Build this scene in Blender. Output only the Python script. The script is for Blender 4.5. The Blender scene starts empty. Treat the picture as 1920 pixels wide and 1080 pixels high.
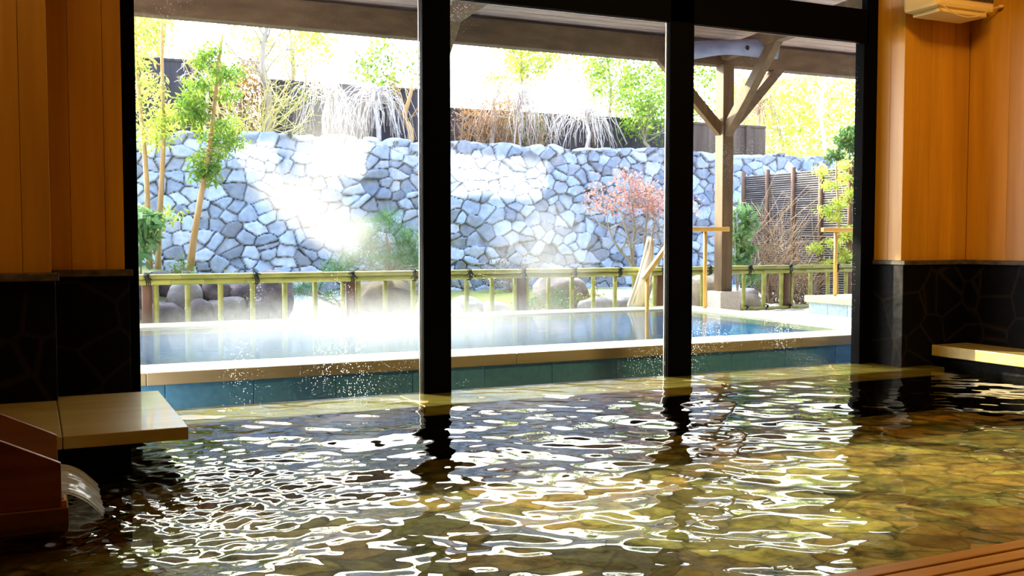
import bpy, bmesh, math, random
import numpy as np
from mathutils import Vector, Matrix
PI = math.pi
S = bpy.context.scene
C = bpy.context.collection

# ------------------------------------------------------------------ camera, world, sun, exposure
cam = bpy.data.objects.new('camera', bpy.data.cameras.new('camera'))
C.objects.link(cam)
cam.location = (0, 0, 1.0)
cam.rotation_euler = (math.radians(90 - 2.86), 0, math.radians(-25.3))
cam.data.sensor_width = 36; cam.data.lens = 36 * 1905 / 1920
cam.data.clip_start = 0.05; cam.data.clip_end = 300
S.camera = cam
S.view_settings.view_transform = 'Standard'; S.view_settings.look = 'None'
S.view_settings.gamma = 1; S.view_settings.use_curve_mapping = False
S.view_settings.exposure = 0.0
try:
    S.cycles.use_denoising = True; S.cycles.denoiser = 'OPENIMAGEDENOISE'
    S.cycles.max_bounces = 8; S.cycles.diffuse_bounces = 4; S.cycles.glossy_bounces = 4
    S.cycles.transparent_max_bounces = 24; S.cycles.volume_bounces = 0
    S.cycles.sample_clamp_indirect = 6; S.cycles.caustics_reflective = False
    S.cycles.volume_step_rate = 1.5; S.cycles.volume_max_steps = 48
except Exception:
    pass

SUN_DIR = Vector((-0.58, 0.81, 0.0)).normalized() * math.cos(math.radians(21.3)) + Vector((0, 0, math.sin(math.radians(21.3))))
GLOW_DIR = Vector((-0.2, 0.9, 0.38)).normalized()        # middle of the bright hazy part of the sky
w = bpy.data.worlds.new('sky'); S.world = w; w.use_nodes = True
nt = w.node_tree; nt.nodes.clear()
out = nt.nodes.new('ShaderNodeOutputWorld'); bg = nt.nodes.new('ShaderNodeBackground')
tc = nt.nodes.new('ShaderNodeTexCoord')
dot = nt.nodes.new('ShaderNodeVectorMath'); dot.operation = 'DOT_PRODUCT'; dot.inputs[1].default_value = GLOW_DIR
mx = nt.nodes.new('ShaderNodeMath'); mx.operation = 'MAXIMUM'; mx.inputs[1].default_value = 0
pw = nt.nodes.new('ShaderNodeMath'); pw.operation = 'POWER'; pw.inputs[1].default_value = 4.0
mix = nt.nodes.new('ShaderNodeMix'); mix.data_type = 'RGBA'; mix.clamp_factor = False
mix.inputs[6].default_value = (1.9, 2.85, 4.5, 1); mix.inputs[7].default_value = (46, 44, 41, 1)
nt.links.new(tc.outputs['Generated'], dot.inputs[0]); nt.links.new(dot.outputs['Value'], mx.inputs[0])
nt.links.new(mx.outputs[0], pw.inputs[0]); nt.links.new(pw.outputs[0], mix.inputs[0])
nt.links.new(mix.outputs[2], bg.inputs['Color']); nt.links.new(bg.outputs[0], out.inputs[0])
bg.inputs['Strength'].default_value = 1.0

def lamp(name, kind, loc, direction, energy, color, **kw):
    d = bpy.data.lights.new(name, kind); d.energy = energy; d.color = color
    for k, v in kw.items(): setattr(d, k, v)
    o = bpy.data.objects.new(name, d); C.objects.link(o); o.location = loc
    o.rotation_euler = Vector(direction).to_track_quat('-Z', 'Y').to_euler()
    return o
lamp('sun', 'SUN', (-10, 20, 12), -SUN_DIR, 20.0, (1.0, 0.87, 0.66), angle=math.radians(1.0))
# warm lamps of the bath hall (ceiling, behind and beside the camera)
lamp('hall_lamp', 'AREA', (4.6, 3.4, 3.5), (0.35, 0.35, -1), 85, (1.0, 0.64, 0.23), shape='RECTANGLE', size=0.9, size_y=0.5)
lamp('hall_lamp', 'AREA', (-0.6, 3.9, 3.5), (0.0, 0.7, -1), 17, (1.0, 0.64, 0.23), shape='RECTANGLE', size=0.9, size_y=0.5)
# added narrow lamps in place of sunlight the transom panes throw onto the wall
for (x0, x1, z0, z1, e) in ((2.48, 3.15, 1.98, 2.36, 2.6), (3.75, 4.48, 1.95, 2.36, 3.0), (5.85, 7.5, 1.66, 2.28, 8.0), (10.0, 10.8, 1.9, 2.3, 3.0)):
    tgt = Vector(((x0 + x1) / 2, 14.5, (z0 + z1) / 2)); src = tgt + Vector((-1.6, -8.15, 0.95))
    lamp('added_glint_lamp', 'AREA', src, tgt - src, e, (1.0, 0.93, 0.82), shape='RECTANGLE', size=(x1 - x0), size_y=(z1 - z0), spread=math.radians(1.0))

# ------------------------------------------------------------------ material helpers
def newmat(name):
    m = bpy.data.materials.new(name); m.use_nodes = True
    n = m.node_tree.nodes; b = n['Principled BSDF']
    return m, m.node_tree, b
def tone_mul(nt, colsock):
    a = nt.nodes.new('ShaderNodeAttribute'); a.attribute_name = 'tone'
    x = nt.nodes.new('ShaderNodeMix'); x.data_type = 'RGBA'; x.blend_type = 'MULTIPLY'; x.inputs[0].default_value = 1
    nt.links.new(colsock, x.inputs[6]); nt.links.new(a.outputs['Color'], x.inputs[7])
    return x.outputs[2]
def mat(name, c1, c2=None, scale=(5, 5, 5), rough=0.6, bump=0.0, detail=4, lo=0.3, hi=0.7, metallic=0.0, coat=0.0, coat_rough=0.1, noise=1.0, spec=None, bscale=None):
    m, nt, b = newmat(name)
    b.inputs['Roughness'].default_value = rough; b.inputs['Metallic'].default_value = metallic
    b.inputs['Coat Weight'].default_value = coat; b.inputs['Coat Roughness'].default_value = coat_rough
    if spec is not None: b.inputs['Specular IOR Level'].default_value = spec
    tc = nt.nodes.new('ShaderNodeTexCoord'); mp = nt.nodes.new('ShaderNodeMapping'); mp.inputs['Scale'].default_value = scale
    nt.links.new(tc.outputs['Object'], mp.inputs[0])
    no = nt.nodes.new('ShaderNodeTexNoise'); no.inputs['Scale'].default_value = noise; no.inputs['Detail'].default_value = detail
    nt.links.new(mp.outputs[0], no.inputs['Vector'])
    r = nt.nodes.new('ShaderNodeValToRGB')
    r.color_ramp.elements[0].position = lo; r.color_ramp.elements[1].position = hi
    r.color_ramp.elements[0].color = (*c1, 1); r.color_ramp.elements[1].color = (*(c2 or c1), 1)
    nt.links.new(no.outputs['Fac'], r.inputs[0])
    nt.links.new(tone_mul(nt, r.outputs[0]), b.inputs['Base Color'])
    if bump:
        bp = nt.nodes.new('ShaderNodeBump'); bp.inputs['Strength'].default_value = bump; bp.inputs['Distance'].default_value = 0.02
        src = no
        if bscale:
            src = nt.nodes.new('ShaderNodeTexNoise'); src.inputs['Scale'].default_value = bscale; src.inputs['Detail'].default_value = 5
            nt.links.new(tc.outputs['Object'], src.inputs['Vector'])
        nt.links.new(src.outputs['Fac'], bp.inputs['Height']); nt.links.new(bp.outputs[0], b.inputs['Normal'])
    return m
def leafmat(name, c1, c2, trans=0.5):
    m, nt, b = newmat(name)
    b.inputs['Roughness'].default_value = 0.5
    geo = nt.nodes.new('ShaderNodeTexCoord'); no = nt.nodes.new('ShaderNodeTexNoise'); no.inputs['Scale'].default_value = 6
    nt.links.new(geo.outputs['Object'], no.inputs['Vector'])
    r = nt.nodes.new('ShaderNodeValToRGB'); r.color_ramp.elements[0].position = .35; r.color_ramp.elements[1].position = .65
    r.color_ramp.elements[0].color = (*c1, 1); r.color_ramp.elements[1].color = (*c2, 1)
    nt.links.new(no.outputs['Fac'], r.inputs[0]); col = tone_mul(nt, r.outputs[0])
    nt.links.new(col, b.inputs['Base Color'])
    t = nt.nodes.new('ShaderNodeBsdfTranslucent'); nt.links.new(col, t.inputs[0])
    mx = nt.nodes.new('ShaderNodeMixShader'); mx.inputs[0].default_value = trans
    nt.links.new(b.outputs[0], mx.inputs[1]); nt.links.new(t.outputs[0], mx.inputs[2])
    nt.links.new(mx.outputs[0], nt.nodes['Material Output'].inputs['Surface'])
    return m

M = {}
M['cypress_wall'] = mat('cypress wall', (0.52, 0.23, 0.012), (0.66, 0.32, 0.02), (14, 14, 0.8), rough=0.42, detail=6, coat=0.15, coat_rough=.3)
M['cypress_rim'] = mat('pale cypress rim', (0.52, 0.49, 0.30), (0.62, 0.60, 0.40), (0.8, 14, 14), rough=0.4, detail=5, coat=0.3, coat_rough=.2)
M['cypress_wet'] = mat('wet cypress boards', (0.48, 0.36, 0.10), (0.62, 0.49, 0.17), (2, 12, 8), rough=0.3, detail=5, coat=0.9, coat_rough=0.06)
M['trough_wood'] = mat('trough wood', (0.20, 0.06, 0.008), (0.30, 0.10, 0.016), (2, 8, 18), rough=0.4, detail=5, coat=0.3, coat_rough=.15)
M['slat_wood'] = mat('deck slat wood', (0.50, 0.20, 0.02), (0.70, 0.34, 0.05), (2, 20, 20), rough=0.4, detail=5, coat=0.3)
M['handrail_wood'] = mat('handrail wood', (0.72, 0.36, 0.05), (0.8, 0.45, 0.09), (3, 14, 14), rough=0.4, coat=.3)
M['beam_wood'] = mat('weathered beam wood', (0.09, 0.055, 0.028), (0.17, 0.11, 0.06), (3, 9, 9), rough=0.75, detail=5)
M['post_wood'] = mat('weathered post wood', (0.075, 0.045, 0.018), (0.14, 0.085, 0.036), (14, 14, 2), rough=0.7, detail=5)
M['log_wood'] = mat('silvery log wood', (0.16, 0.19, 0.32), (0.28, 0.3, 0.46), (3, 9, 9), rough=0.7)
M['soffit'] = mat('soffit boards', (0.38, 0.29, 0.27), (0.50, 0.39, 0.36), (2, 12, 12), rough=0.8)
M['black_frame'] = mat('black window metal', (0.001, 0.001, 0.0012), rough=0.6, spec=.03)
M['edge_metal'] = mat('bare metal edge', (0.6, 0.58, 0.55), rough=0.3, metallic=0.9)
M['tile_blue'] = mat('blue grey stone tile', (0.10, 0.42, 0.80), (0.16, 0.54, 0.9), (16, 16, 16), rough=0.5, detail=8, noise=1.5)
M['tile_pale'] = mat('pale stone tile', (0.30, 0.42, 0.48), (0.45, 0.56, 0.62), (16, 16, 16), rough=0.5, detail=8, noise=1.5)
M['bamboo'] = mat('dry yellow bamboo', (0.24, 0.25, 0.05), (0.40, 0.38, 0.10), (3, 8, 8), rough=0.4)
M['rope'] = mat('black palm rope', (0.01, 0.01, 0.012), rough=0.9)
M['fence_post'] = mat('brown fence post wood', (0.10, 0.05, 0.03), (0.2, 0.11, 0.07), (12, 12, 2), rough=0.8)
M['dark_board'] = mat('dark stained board', (0.035, 0.033, 0.045), (0.075, 0.068, 0.075), (10, 10, 1), rough=0.8)
M['brown_board'] = mat('brown board', (0.10, 0.07, 0.05), (0.16, 0.115, 0.08), (10, 10, 1), rough=0.8)
M['reed'] = mat('grey reed', (0.07, 0.065, 0.075), (0.16, 0.15, 0.155), (1, 3, 20), rough=0.7)
M['rock'] = mat('boulder rock', (0.16, 0.155, 0.17), (0.42, 0.40, 0.40), (4, 4, 4), rough=0.85, bump=1.0, detail=8, bscale=11)
M['rock_lava'] = mat('dark boulder rock', (0.04, 0.035, 0.05), (0.26, 0.22, 0.25), (5, 5, 5), rough=0.9, bump=1.0, detail=8, bscale=13)
M['wall_stone'] = mat('stacked wall stone', (0.40, 0.46, 0.56), (0.60, 0.66, 0.76), (5, 5, 5), rough=0.85, bump=0.6, detail=8, noise=2.2)
M['block_stone'] = mat('cut granite block', (0.5, 0.45, 0.4), (0.62, 0.56, 0.5), (30, 30, 30), rough=0.8)
M['paving'] = mat('pale paving', (0.55, 0.54, 0.5), (0.68, 0.66, 0.62), (6, 6, 6), rough=0.7)
M['ground'] = mat('garden ground', (0.7, 0.7, 0.7), (1, 1, 1), (28, 28, 28), rough=0.95, bump=0.8, detail=6)
M['bark'] = mat('ochre bark', (0.42, 0.25, 0.09), (0.6, 0.4, 0.18), (12, 12, 3), rough=0.8)
M['bark_grey'] = mat('grey bark', (0.30, 0.25, 0.19), (0.48, 0.42, 0.34), (12, 12, 3), rough=0.85)
M['twig_white'] = mat('backlit pale twigs', (0.62, 0.56, 0.52), (0.8, 0.74, 0.70), (6, 6, 6), rough=0.7)  # whitened colour carries the sun shining through from behind
M['twig_brown'] = mat('brown bare twigs', (0.30, 0.2, 0.13), (0.45, 0.32, 0.2), (6, 6, 6), rough=0.8)
M['twig_gold'] = mat('golden twigs', (0.60, 0.48, 0.16), (0.75, 0.62, 0.25), (6, 6, 6), rough=0.7)
M['straw'] = mat('sunlit pale straw', (0.82, 0.72, 0.5), (0.95, 0.88, 0.7), (30, 30, 2), rough=0.8, bump=.5)  # sunlit brightness put into the straw colour
M['heater_cream'] = mat('cream painted metal', (0.80, 0.60, 0.26), rough=0.4)
M['heater_dark'] = mat('dark grille metal', (0.08, 0.05, 0.03), rough=0.5)
M['leaf_green'] = leafmat('green leaves', (0.12, 0.26, 0.03), (0.30, 0.42, 0.05))
M['leaf_yellow'] = leafmat('yellow green leaves', (0.36, 0.50, 0.07), (0.62, 0.66, 0.15), .6)
M['leaf_dark'] = leafmat('dark green leaves', (0.06, 0.15, 0.04), (0.14, 0.26, 0.06), .4)
M['leaf_pine'] = leafmat('pine needles', (0.05, 0.17, 0.05), (0.16, 0.32, 0.07), .35)
M['leaf_glossy'] = leafmat('glossy leaves', (0.10, 0.28, 0.09), (0.28, 0.45, 0.2), .4)
M['leaf_red'] = leafmat('dry red leaves', (0.55, 0.24, 0.18), (0.75, 0.42, 0.34), .5)
M['leaf_rust'] = leafmat('rusty leaves', (0.28, 0.14, 0.04), (0.50, 0.27, 0.08), .5)
M['leaf_moss'] = leafmat('moss tufts', (0.25, 0.28, 0.04), (0.42, 0.42, 0.08), .3)

def flagstone():
    m, nt, b = newmat('dark flagstone dado')
    tc = nt.nodes.new('ShaderNodeTexCoord')
    v = nt.nodes.new('ShaderNodeTexVoronoi'); v.feature = 'DISTANCE_TO_EDGE'; v.inputs['Scale'].default_value = 3.6
    n = nt.nodes.new('ShaderNodeTexNoise'); n.inputs['Scale'].default_value = 9
    nt.links.new(tc.outputs['Object'], v.inputs['Vector']); nt.links.new(tc.outputs['Object'], n.inputs['Vector'])
    r = nt.nodes.new('ShaderNodeValToRGB'); r.color_ramp.elements[0].position = 0.02; r.color_ramp.elements[1].position = 0.045
    r.color_ramp.elements[0].color = (0.012, 0.008, 0.005, 1); r.color_ramp.elements[1].color = (0.001, 0.0008, 0.0008, 1)
    nt.links.new(v.outputs['Distance'], r.inputs[0]); nt.links.new(r.outputs[0], b.inputs['Base Color'])
    b.inputs['Roughness'].default_value = 0.6; b.inputs['Specular IOR Level'].default_value = .12
    bp = nt.nodes.new('ShaderNodeBump'); bp.inputs['Strength'].default_value = .5; bp.inputs['Distance'].default_value = .02
    nt.links.new(n.outputs['Fac'], bp.inputs['Height']); nt.links.new(bp.outputs[0], b.inputs['Normal'])
    return m
M['flagstone'] = flagstone()
M['cap_stone'] = mat('dado cap stone', (0.02, 0.014, 0.010), (0.10, 0.08, 0.06), (14, 14, 30), rough=0.6, detail=8)

def bottom_stone():
    m, nt, b = newmat('pool floor stone')
    tc = nt.nodes.new('ShaderNodeTexCoord')
    v = nt.nodes.new('ShaderNodeTexVoronoi'); v.inputs['Scale'].default_value = 3.2
    e = nt.nodes.new('ShaderNodeTexVoronoi'); e.feature = 'DISTANCE_TO_EDGE'; e.inputs['Scale'].default_value = 3.2
    wn = nt.nodes.new('ShaderNodeTexNoise'); wn.inputs['Scale'].default_value = 2.2; wn.inputs['Detail'].default_value = 3
    ws = nt.nodes.new('ShaderNodeVectorMath'); ws.operation = 'MULTIPLY_ADD'; ws.inputs[1].default_value = (.55, .55, 0)
    nt.links.new(tc.outputs['Object'], wn.inputs['Vector']); nt.links.new(wn.outputs['Color'], ws.inputs[0]); nt.links.new(tc.outputs['Object'], ws.inputs[2])
    for q in (v, e): nt.links.new(ws.outputs[0], q.inputs['Vector'])
    gr = nt.nodes.new('ShaderNodeTexNoise'); gr.inputs['Scale'].default_value = 9; gr.inputs['Detail'].default_value = 8; gr.inputs['Roughness'].default_value = .7
    nt.links.new(tc.outputs['Object'], gr.inputs['Vector'])
    r = nt.nodes.new('ShaderNodeValToRGB'); cr = r.color_ramp
    cr.elements[0].color = (0.20, 0.14, 0.03, 1); cr.elements[1].color = (0.55, 0.47, 0.14, 1)
    k = cr.elements.new(0.5); k.color = (0.34, 0.30, 0.08, 1); k = cr.elements.new(0.75); k.color = (0.50, 0.30, 0.08, 1)
    sp = nt.nodes.new('ShaderNodeSeparateColor'); nt.links.new(v.outputs['Color'], sp.inputs[0]); nt.links.new(sp.outputs[0], r.inputs[0])
    g = nt.nodes.new('ShaderNodeValToRGB'); g.color_ramp.elements[0].position = 0.0; g.color_ramp.elements[1].position = 0.05
    g.color_ramp.elements[0].color = (.35, .32, .22, 1); g.color_ramp.elements[1].color = (1, 1, 1, 1)
    nt.links.new(e.outputs['Distance'], g.inputs[0])
    x = nt.nodes.new('ShaderNodeMix'); x.data_type = 'RGBA'; x.blend_type = 'MULTIPLY'; x.inputs[0].default_value = 1
    nt.links.new(r.outputs[0], x.inputs[6]); nt.links.new(g.outputs[0], x.inputs[7]); gm = nt.nodes.new('ShaderNodeMapRange'); gm.inputs[1].default_value = .35; gm.inputs[2].default_value = .65; gm.inputs[3].default_value = .25; gm.inputs[4].default_value = 1.15
    nt.links.new(gr.outputs['Fac'], gm.inputs[0]); x2 = nt.nodes.new('ShaderNodeVectorMath'); x2.operation = 'SCALE'
    nt.links.new(x.outputs[2], x2.inputs[0]); nt.links.new(gm.outputs[0], x2.inputs['Scale']); nt.links.new(x2.outputs[0], b.inputs['Base Color'])
    b.inputs['Roughness'].default_value = .8
    return m
M['pool_floor'] = bottom_stone()

def two_sided_ior(nt, f, ior):                      # same reflectance seen from either side of the surface
    ge = nt.nodes.new('ShaderNodeNewGeometry'); mr = nt.nodes.new('ShaderNodeMapRange')
    mr.inputs[3].default_value = ior; mr.inputs[4].default_value = 1 / ior
    nt.links.new(ge.outputs['Backfacing'], mr.inputs[0]); nt.links.new(mr.outputs[0], f.inputs['IOR'])
def watermat(name, tint, rough, ior=1.33, bump=0.0, bs=(4, 14, 1), boost=1.0):
    m, nt, b = newmat(name); nt.nodes.remove(b)
    o = nt.nodes['Material Output']
    t = nt.nodes.new('ShaderNodeBsdfTransparent'); t.inputs[0].default_value = (*tint, 1)
    g = nt.nodes.new('ShaderNodeBsdfGlossy'); g.inputs['Roughness'].default_value = rough
    f = nt.nodes.new('ShaderNodeFresnel'); two_sided_ior(nt, f, ior)
    mu = nt.nodes.new('ShaderNodeMath'); mu.operation = 'MULTIPLY'; mu.inputs[1].default_value = boost; mu.use_clamp = True
    x = nt.nodes.new('ShaderNodeMixShader')
    nt.links.new(f.outputs[0], mu.inputs[0]); nt.links.new(mu.outputs[0], x.inputs[0]); nt.links.new(t.outputs[0], x.inputs[1]); nt.links.new(g.outputs[0], x.inputs[2])
    nt.links.new(x.outputs[0], o.inputs['Surface'])
    if bump:
        tc = nt.nodes.new('ShaderNodeTexCoord'); mp = nt.nodes.new('ShaderNodeMapping'); mp.inputs['Scale'].default_value = bs
        n = nt.nodes.new('ShaderNodeTexNoise'); n.inputs['Scale'].default_value = 1.0; n.inputs['Detail'].default_value = 3
        bp = nt.nodes.new('ShaderNodeBump'); bp.inputs['Strength'].default_value = bump; bp.inputs['Distance'].default_value = 0.01
        nt.links.new(tc.outputs['Object'], mp.inputs[0]); nt.links.new(mp.outputs[0], n.inputs['Vector']); nt.links.new(n.outputs['Fac'], bp.inputs['Height'])
        nt.links.new(bp.outputs[0], g.inputs['Normal']); nt.links.new(bp.outputs[0], f.inputs['Normal'])
    return m
M['bath_water'] = watermat('bath water', (0.70, 0.74, 0.57), 0.015, ior=1.5)
M['pool_water'] = watermat('outdoor water', (0.72, 0.84, 0.88), 0.04, bump=0.12, bs=(5, 12, 1))

def glassmat():
    m, nt, b = newmat('window glass with droplets'); nt.nodes.remove(b)
    o = nt.nodes['Material Output']
    t = nt.nodes.new('ShaderNodeBsdfTransparent'); t.inputs[0].default_value = (.97, .985, .98, 1)
    g = nt.nodes.new('ShaderNodeBsdfGlossy'); g.inputs['Roughness'].default_value = 0.01
    f = nt.nodes.new('ShaderNodeFresnel'); two_sided_ior(nt, f, 1.3)
    x = nt.nodes.new('ShaderNodeMixShader'); nt.links.new(f.outputs[0], x.inputs[0]); nt.links.new(t.outputs[0], x.inputs[1]); nt.links.new(g.outputs[0], x.inputs[2])
    # beads of condensation: tiny translucent dots in patches
    tc = nt.nodes.new('ShaderNodeTexCoord')
    v = nt.nodes.new('ShaderNodeTexVoronoi'); v.inputs['Scale'].default_value = 85
    n = nt.nodes.new('ShaderNodeTexNoise'); n.inputs['Scale'].default_value = 1.7; n.inputs['Detail'].default_value = 1
    nt.links.new(tc.outputs['Object'], v.inputs['Vector']); nt.links.new(tc.outputs['Object'], n.inputs['Vector'])
    rad = nt.nodes.new('ShaderNodeMapRange'); rad.inputs[1].default_value = .45; rad.inputs[2].default_value = .75; rad.inputs[3].default_value = 0.05; rad.inputs[4].default_value = .26
    nt.links.new(n.outputs['Fac'], rad.inputs[0])
    lt = nt.nodes.new('ShaderNodeMath'); lt.operation = 'LESS_THAN'; nt.links.new(v.outputs['Distance'], lt.inputs[0]); nt.links.new(rad.outputs[0], lt.inputs[1])
    sc = nt.nodes.new('ShaderNodeSeparateColor'); nt.links.new(v.outputs['Color'], sc.inputs[0])
    g2 = nt.nodes.new('ShaderNodeMath'); g2.operation = 'GREATER_THAN'; g2.inputs[1].default_value = .55; nt.links.new(sc.outputs[0], g2.inputs[0])
    mm = nt.nodes.new('ShaderNodeMath'); mm.operation = 'MULTIPLY'; nt.links.new(lt.outputs[0], mm.inputs[0]); nt.links.new(g2.outputs[0], mm.inputs[1])
    m2 = nt.nodes.new('ShaderNodeMath'); m2.operation = 'MULTIPLY'; m2.inputs[1].default_value = .45; nt.links.new(mm.outputs[0], m2.inputs[0])
    tr = nt.nodes.new('ShaderNodeBsdfTranslucent'); tr.inputs[0].default_value = (.9, .9, .9, 1)
    y = nt.nodes.new('ShaderNodeMixShader'); nt.links.new(m2.outputs[0], y.inputs[0]); nt.links.new(x.outputs[0], y.inputs[1]); nt.links.new(tr.outputs[0], y.inputs[2])
    nt.links.new(y.outputs[0], o.inputs['Surface'])
    return m
M['glass'] = glassmat()
def streammat():
    m, nt, b = newmat('falling water'); o = nt.nodes['Material Output']
    b.inputs['Base Color'].default_value = (.9, .97, 1, 1); b.inputs['Roughness'].default_value = .12
    t = nt.nodes.new('ShaderNodeBsdfTransparent'); t.inputs[0].default_value = (.9, .96, 1, 1)
    tr = nt.nodes.new('ShaderNodeBsdfTranslucent'); tr.inputs[0].default_value = (.85, .95, 1, 1)
    tc = nt.nodes.new('ShaderNodeTexCoord'); mp = nt.nodes.new('ShaderNodeMapping'); mp.inputs['Scale'].default_value = (5, 55, 5)
    n = nt.nodes.new('ShaderNodeTexNoise'); n.inputs['Scale'].default_value = 1; n.inputs['Detail'].default_value = 4
    nt.links.new(tc.outputs['Object'], mp.inputs[0]); nt.links.new(mp.outputs[0], n.inputs['Vector'])
    mr = nt.nodes.new('ShaderNodeMapRange'); mr.inputs[1].default_value = .35; mr.inputs[2].default_value = .62; mr.inputs[3].default_value = .6; mr.inputs[4].default_value = 1.0
    nt.links.new(n.outputs['Fac'], mr.inputs[0])
    a = nt.nodes.new('ShaderNodeMixShader'); a.inputs[0].default_value = .75; nt.links.new(b.outputs[0], a.inputs[1]); nt.links.new(tr.outputs[0], a.inputs[2])
    x = nt.nodes.new('ShaderNodeMixShader'); nt.links.new(mr.outputs[0], x.inputs[0]); nt.links.new(t.outputs[0], x.inputs[1]); nt.links.new(a.outputs[0], x.inputs[2])
    nt.links.new(x.outputs[0], o.inputs['Surface'])
    return m
M['stream'] = streammat()
def steammat(name, dens, scale, lo, color=(1, .97, .92), an=.45):
    m, nt, b = newmat(name); nt.nodes.remove(b); o = nt.nodes['Material Output']
    tc = nt.nodes.new('ShaderNodeTexCoord')
    mp = nt.nodes.new('ShaderNodeMapping'); mp.inputs['Location'].default_value = (-1, -1, -1); mp.inputs['Scale'].default_value = (2, 2, 2)
    nt.links.new(tc.outputs['Generated'], mp.inputs[0])
    ln = nt.nodes.new('ShaderNodeVectorMath'); ln.operation = 'LENGTH'; nt.links.new(mp.outputs[0], ln.inputs[0])
    fo = nt.nodes.new('ShaderNodeMapRange'); fo.interpolation_type = 'SMOOTHSTEP'; fo.inputs[1].default_value = 1.0; fo.inputs[2].default_value = 0.1; fo.inputs[3].default_value = 0; fo.inputs[4].default_value = 1
    nt.links.new(ln.outputs['Value'], fo.inputs[0])
    n = nt.nodes.new('ShaderNodeTexNoise'); n.inputs['Scale'].default_value = scale; n.inputs['Detail'].default_value = 2; n.inputs['Distortion'].default_value = .6
    nt.links.new(tc.outputs['Object'], n.inputs['Vector'])
    mr = nt.nodes.new('ShaderNodeMapRange'); mr.inputs[1].default_value = lo; mr.inputs[2].default_value = lo + .3; mr.inputs[3].default_value = 0; mr.inputs[4].default_value = dens
    nt.links.new(n.outputs['Fac'], mr.inputs[0])
    mu = nt.nodes.new('ShaderNodeMath'); mu.operation = 'MULTIPLY'; nt.links.new(fo.outputs[0], mu.inputs[0]); nt.links.new(mr.outputs[0], mu.inputs[1])
    vs = nt.nodes.new('ShaderNodeVolumeScatter'); vs.inputs['Color'].default_value = (*color, 1); vs.inputs['Anisotropy'].default_value = an
    nt.links.new(mu.outputs[0], vs.inputs['Density']); nt.links.new(vs.outputs[0], o.inputs['Volume'])
    return m

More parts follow.
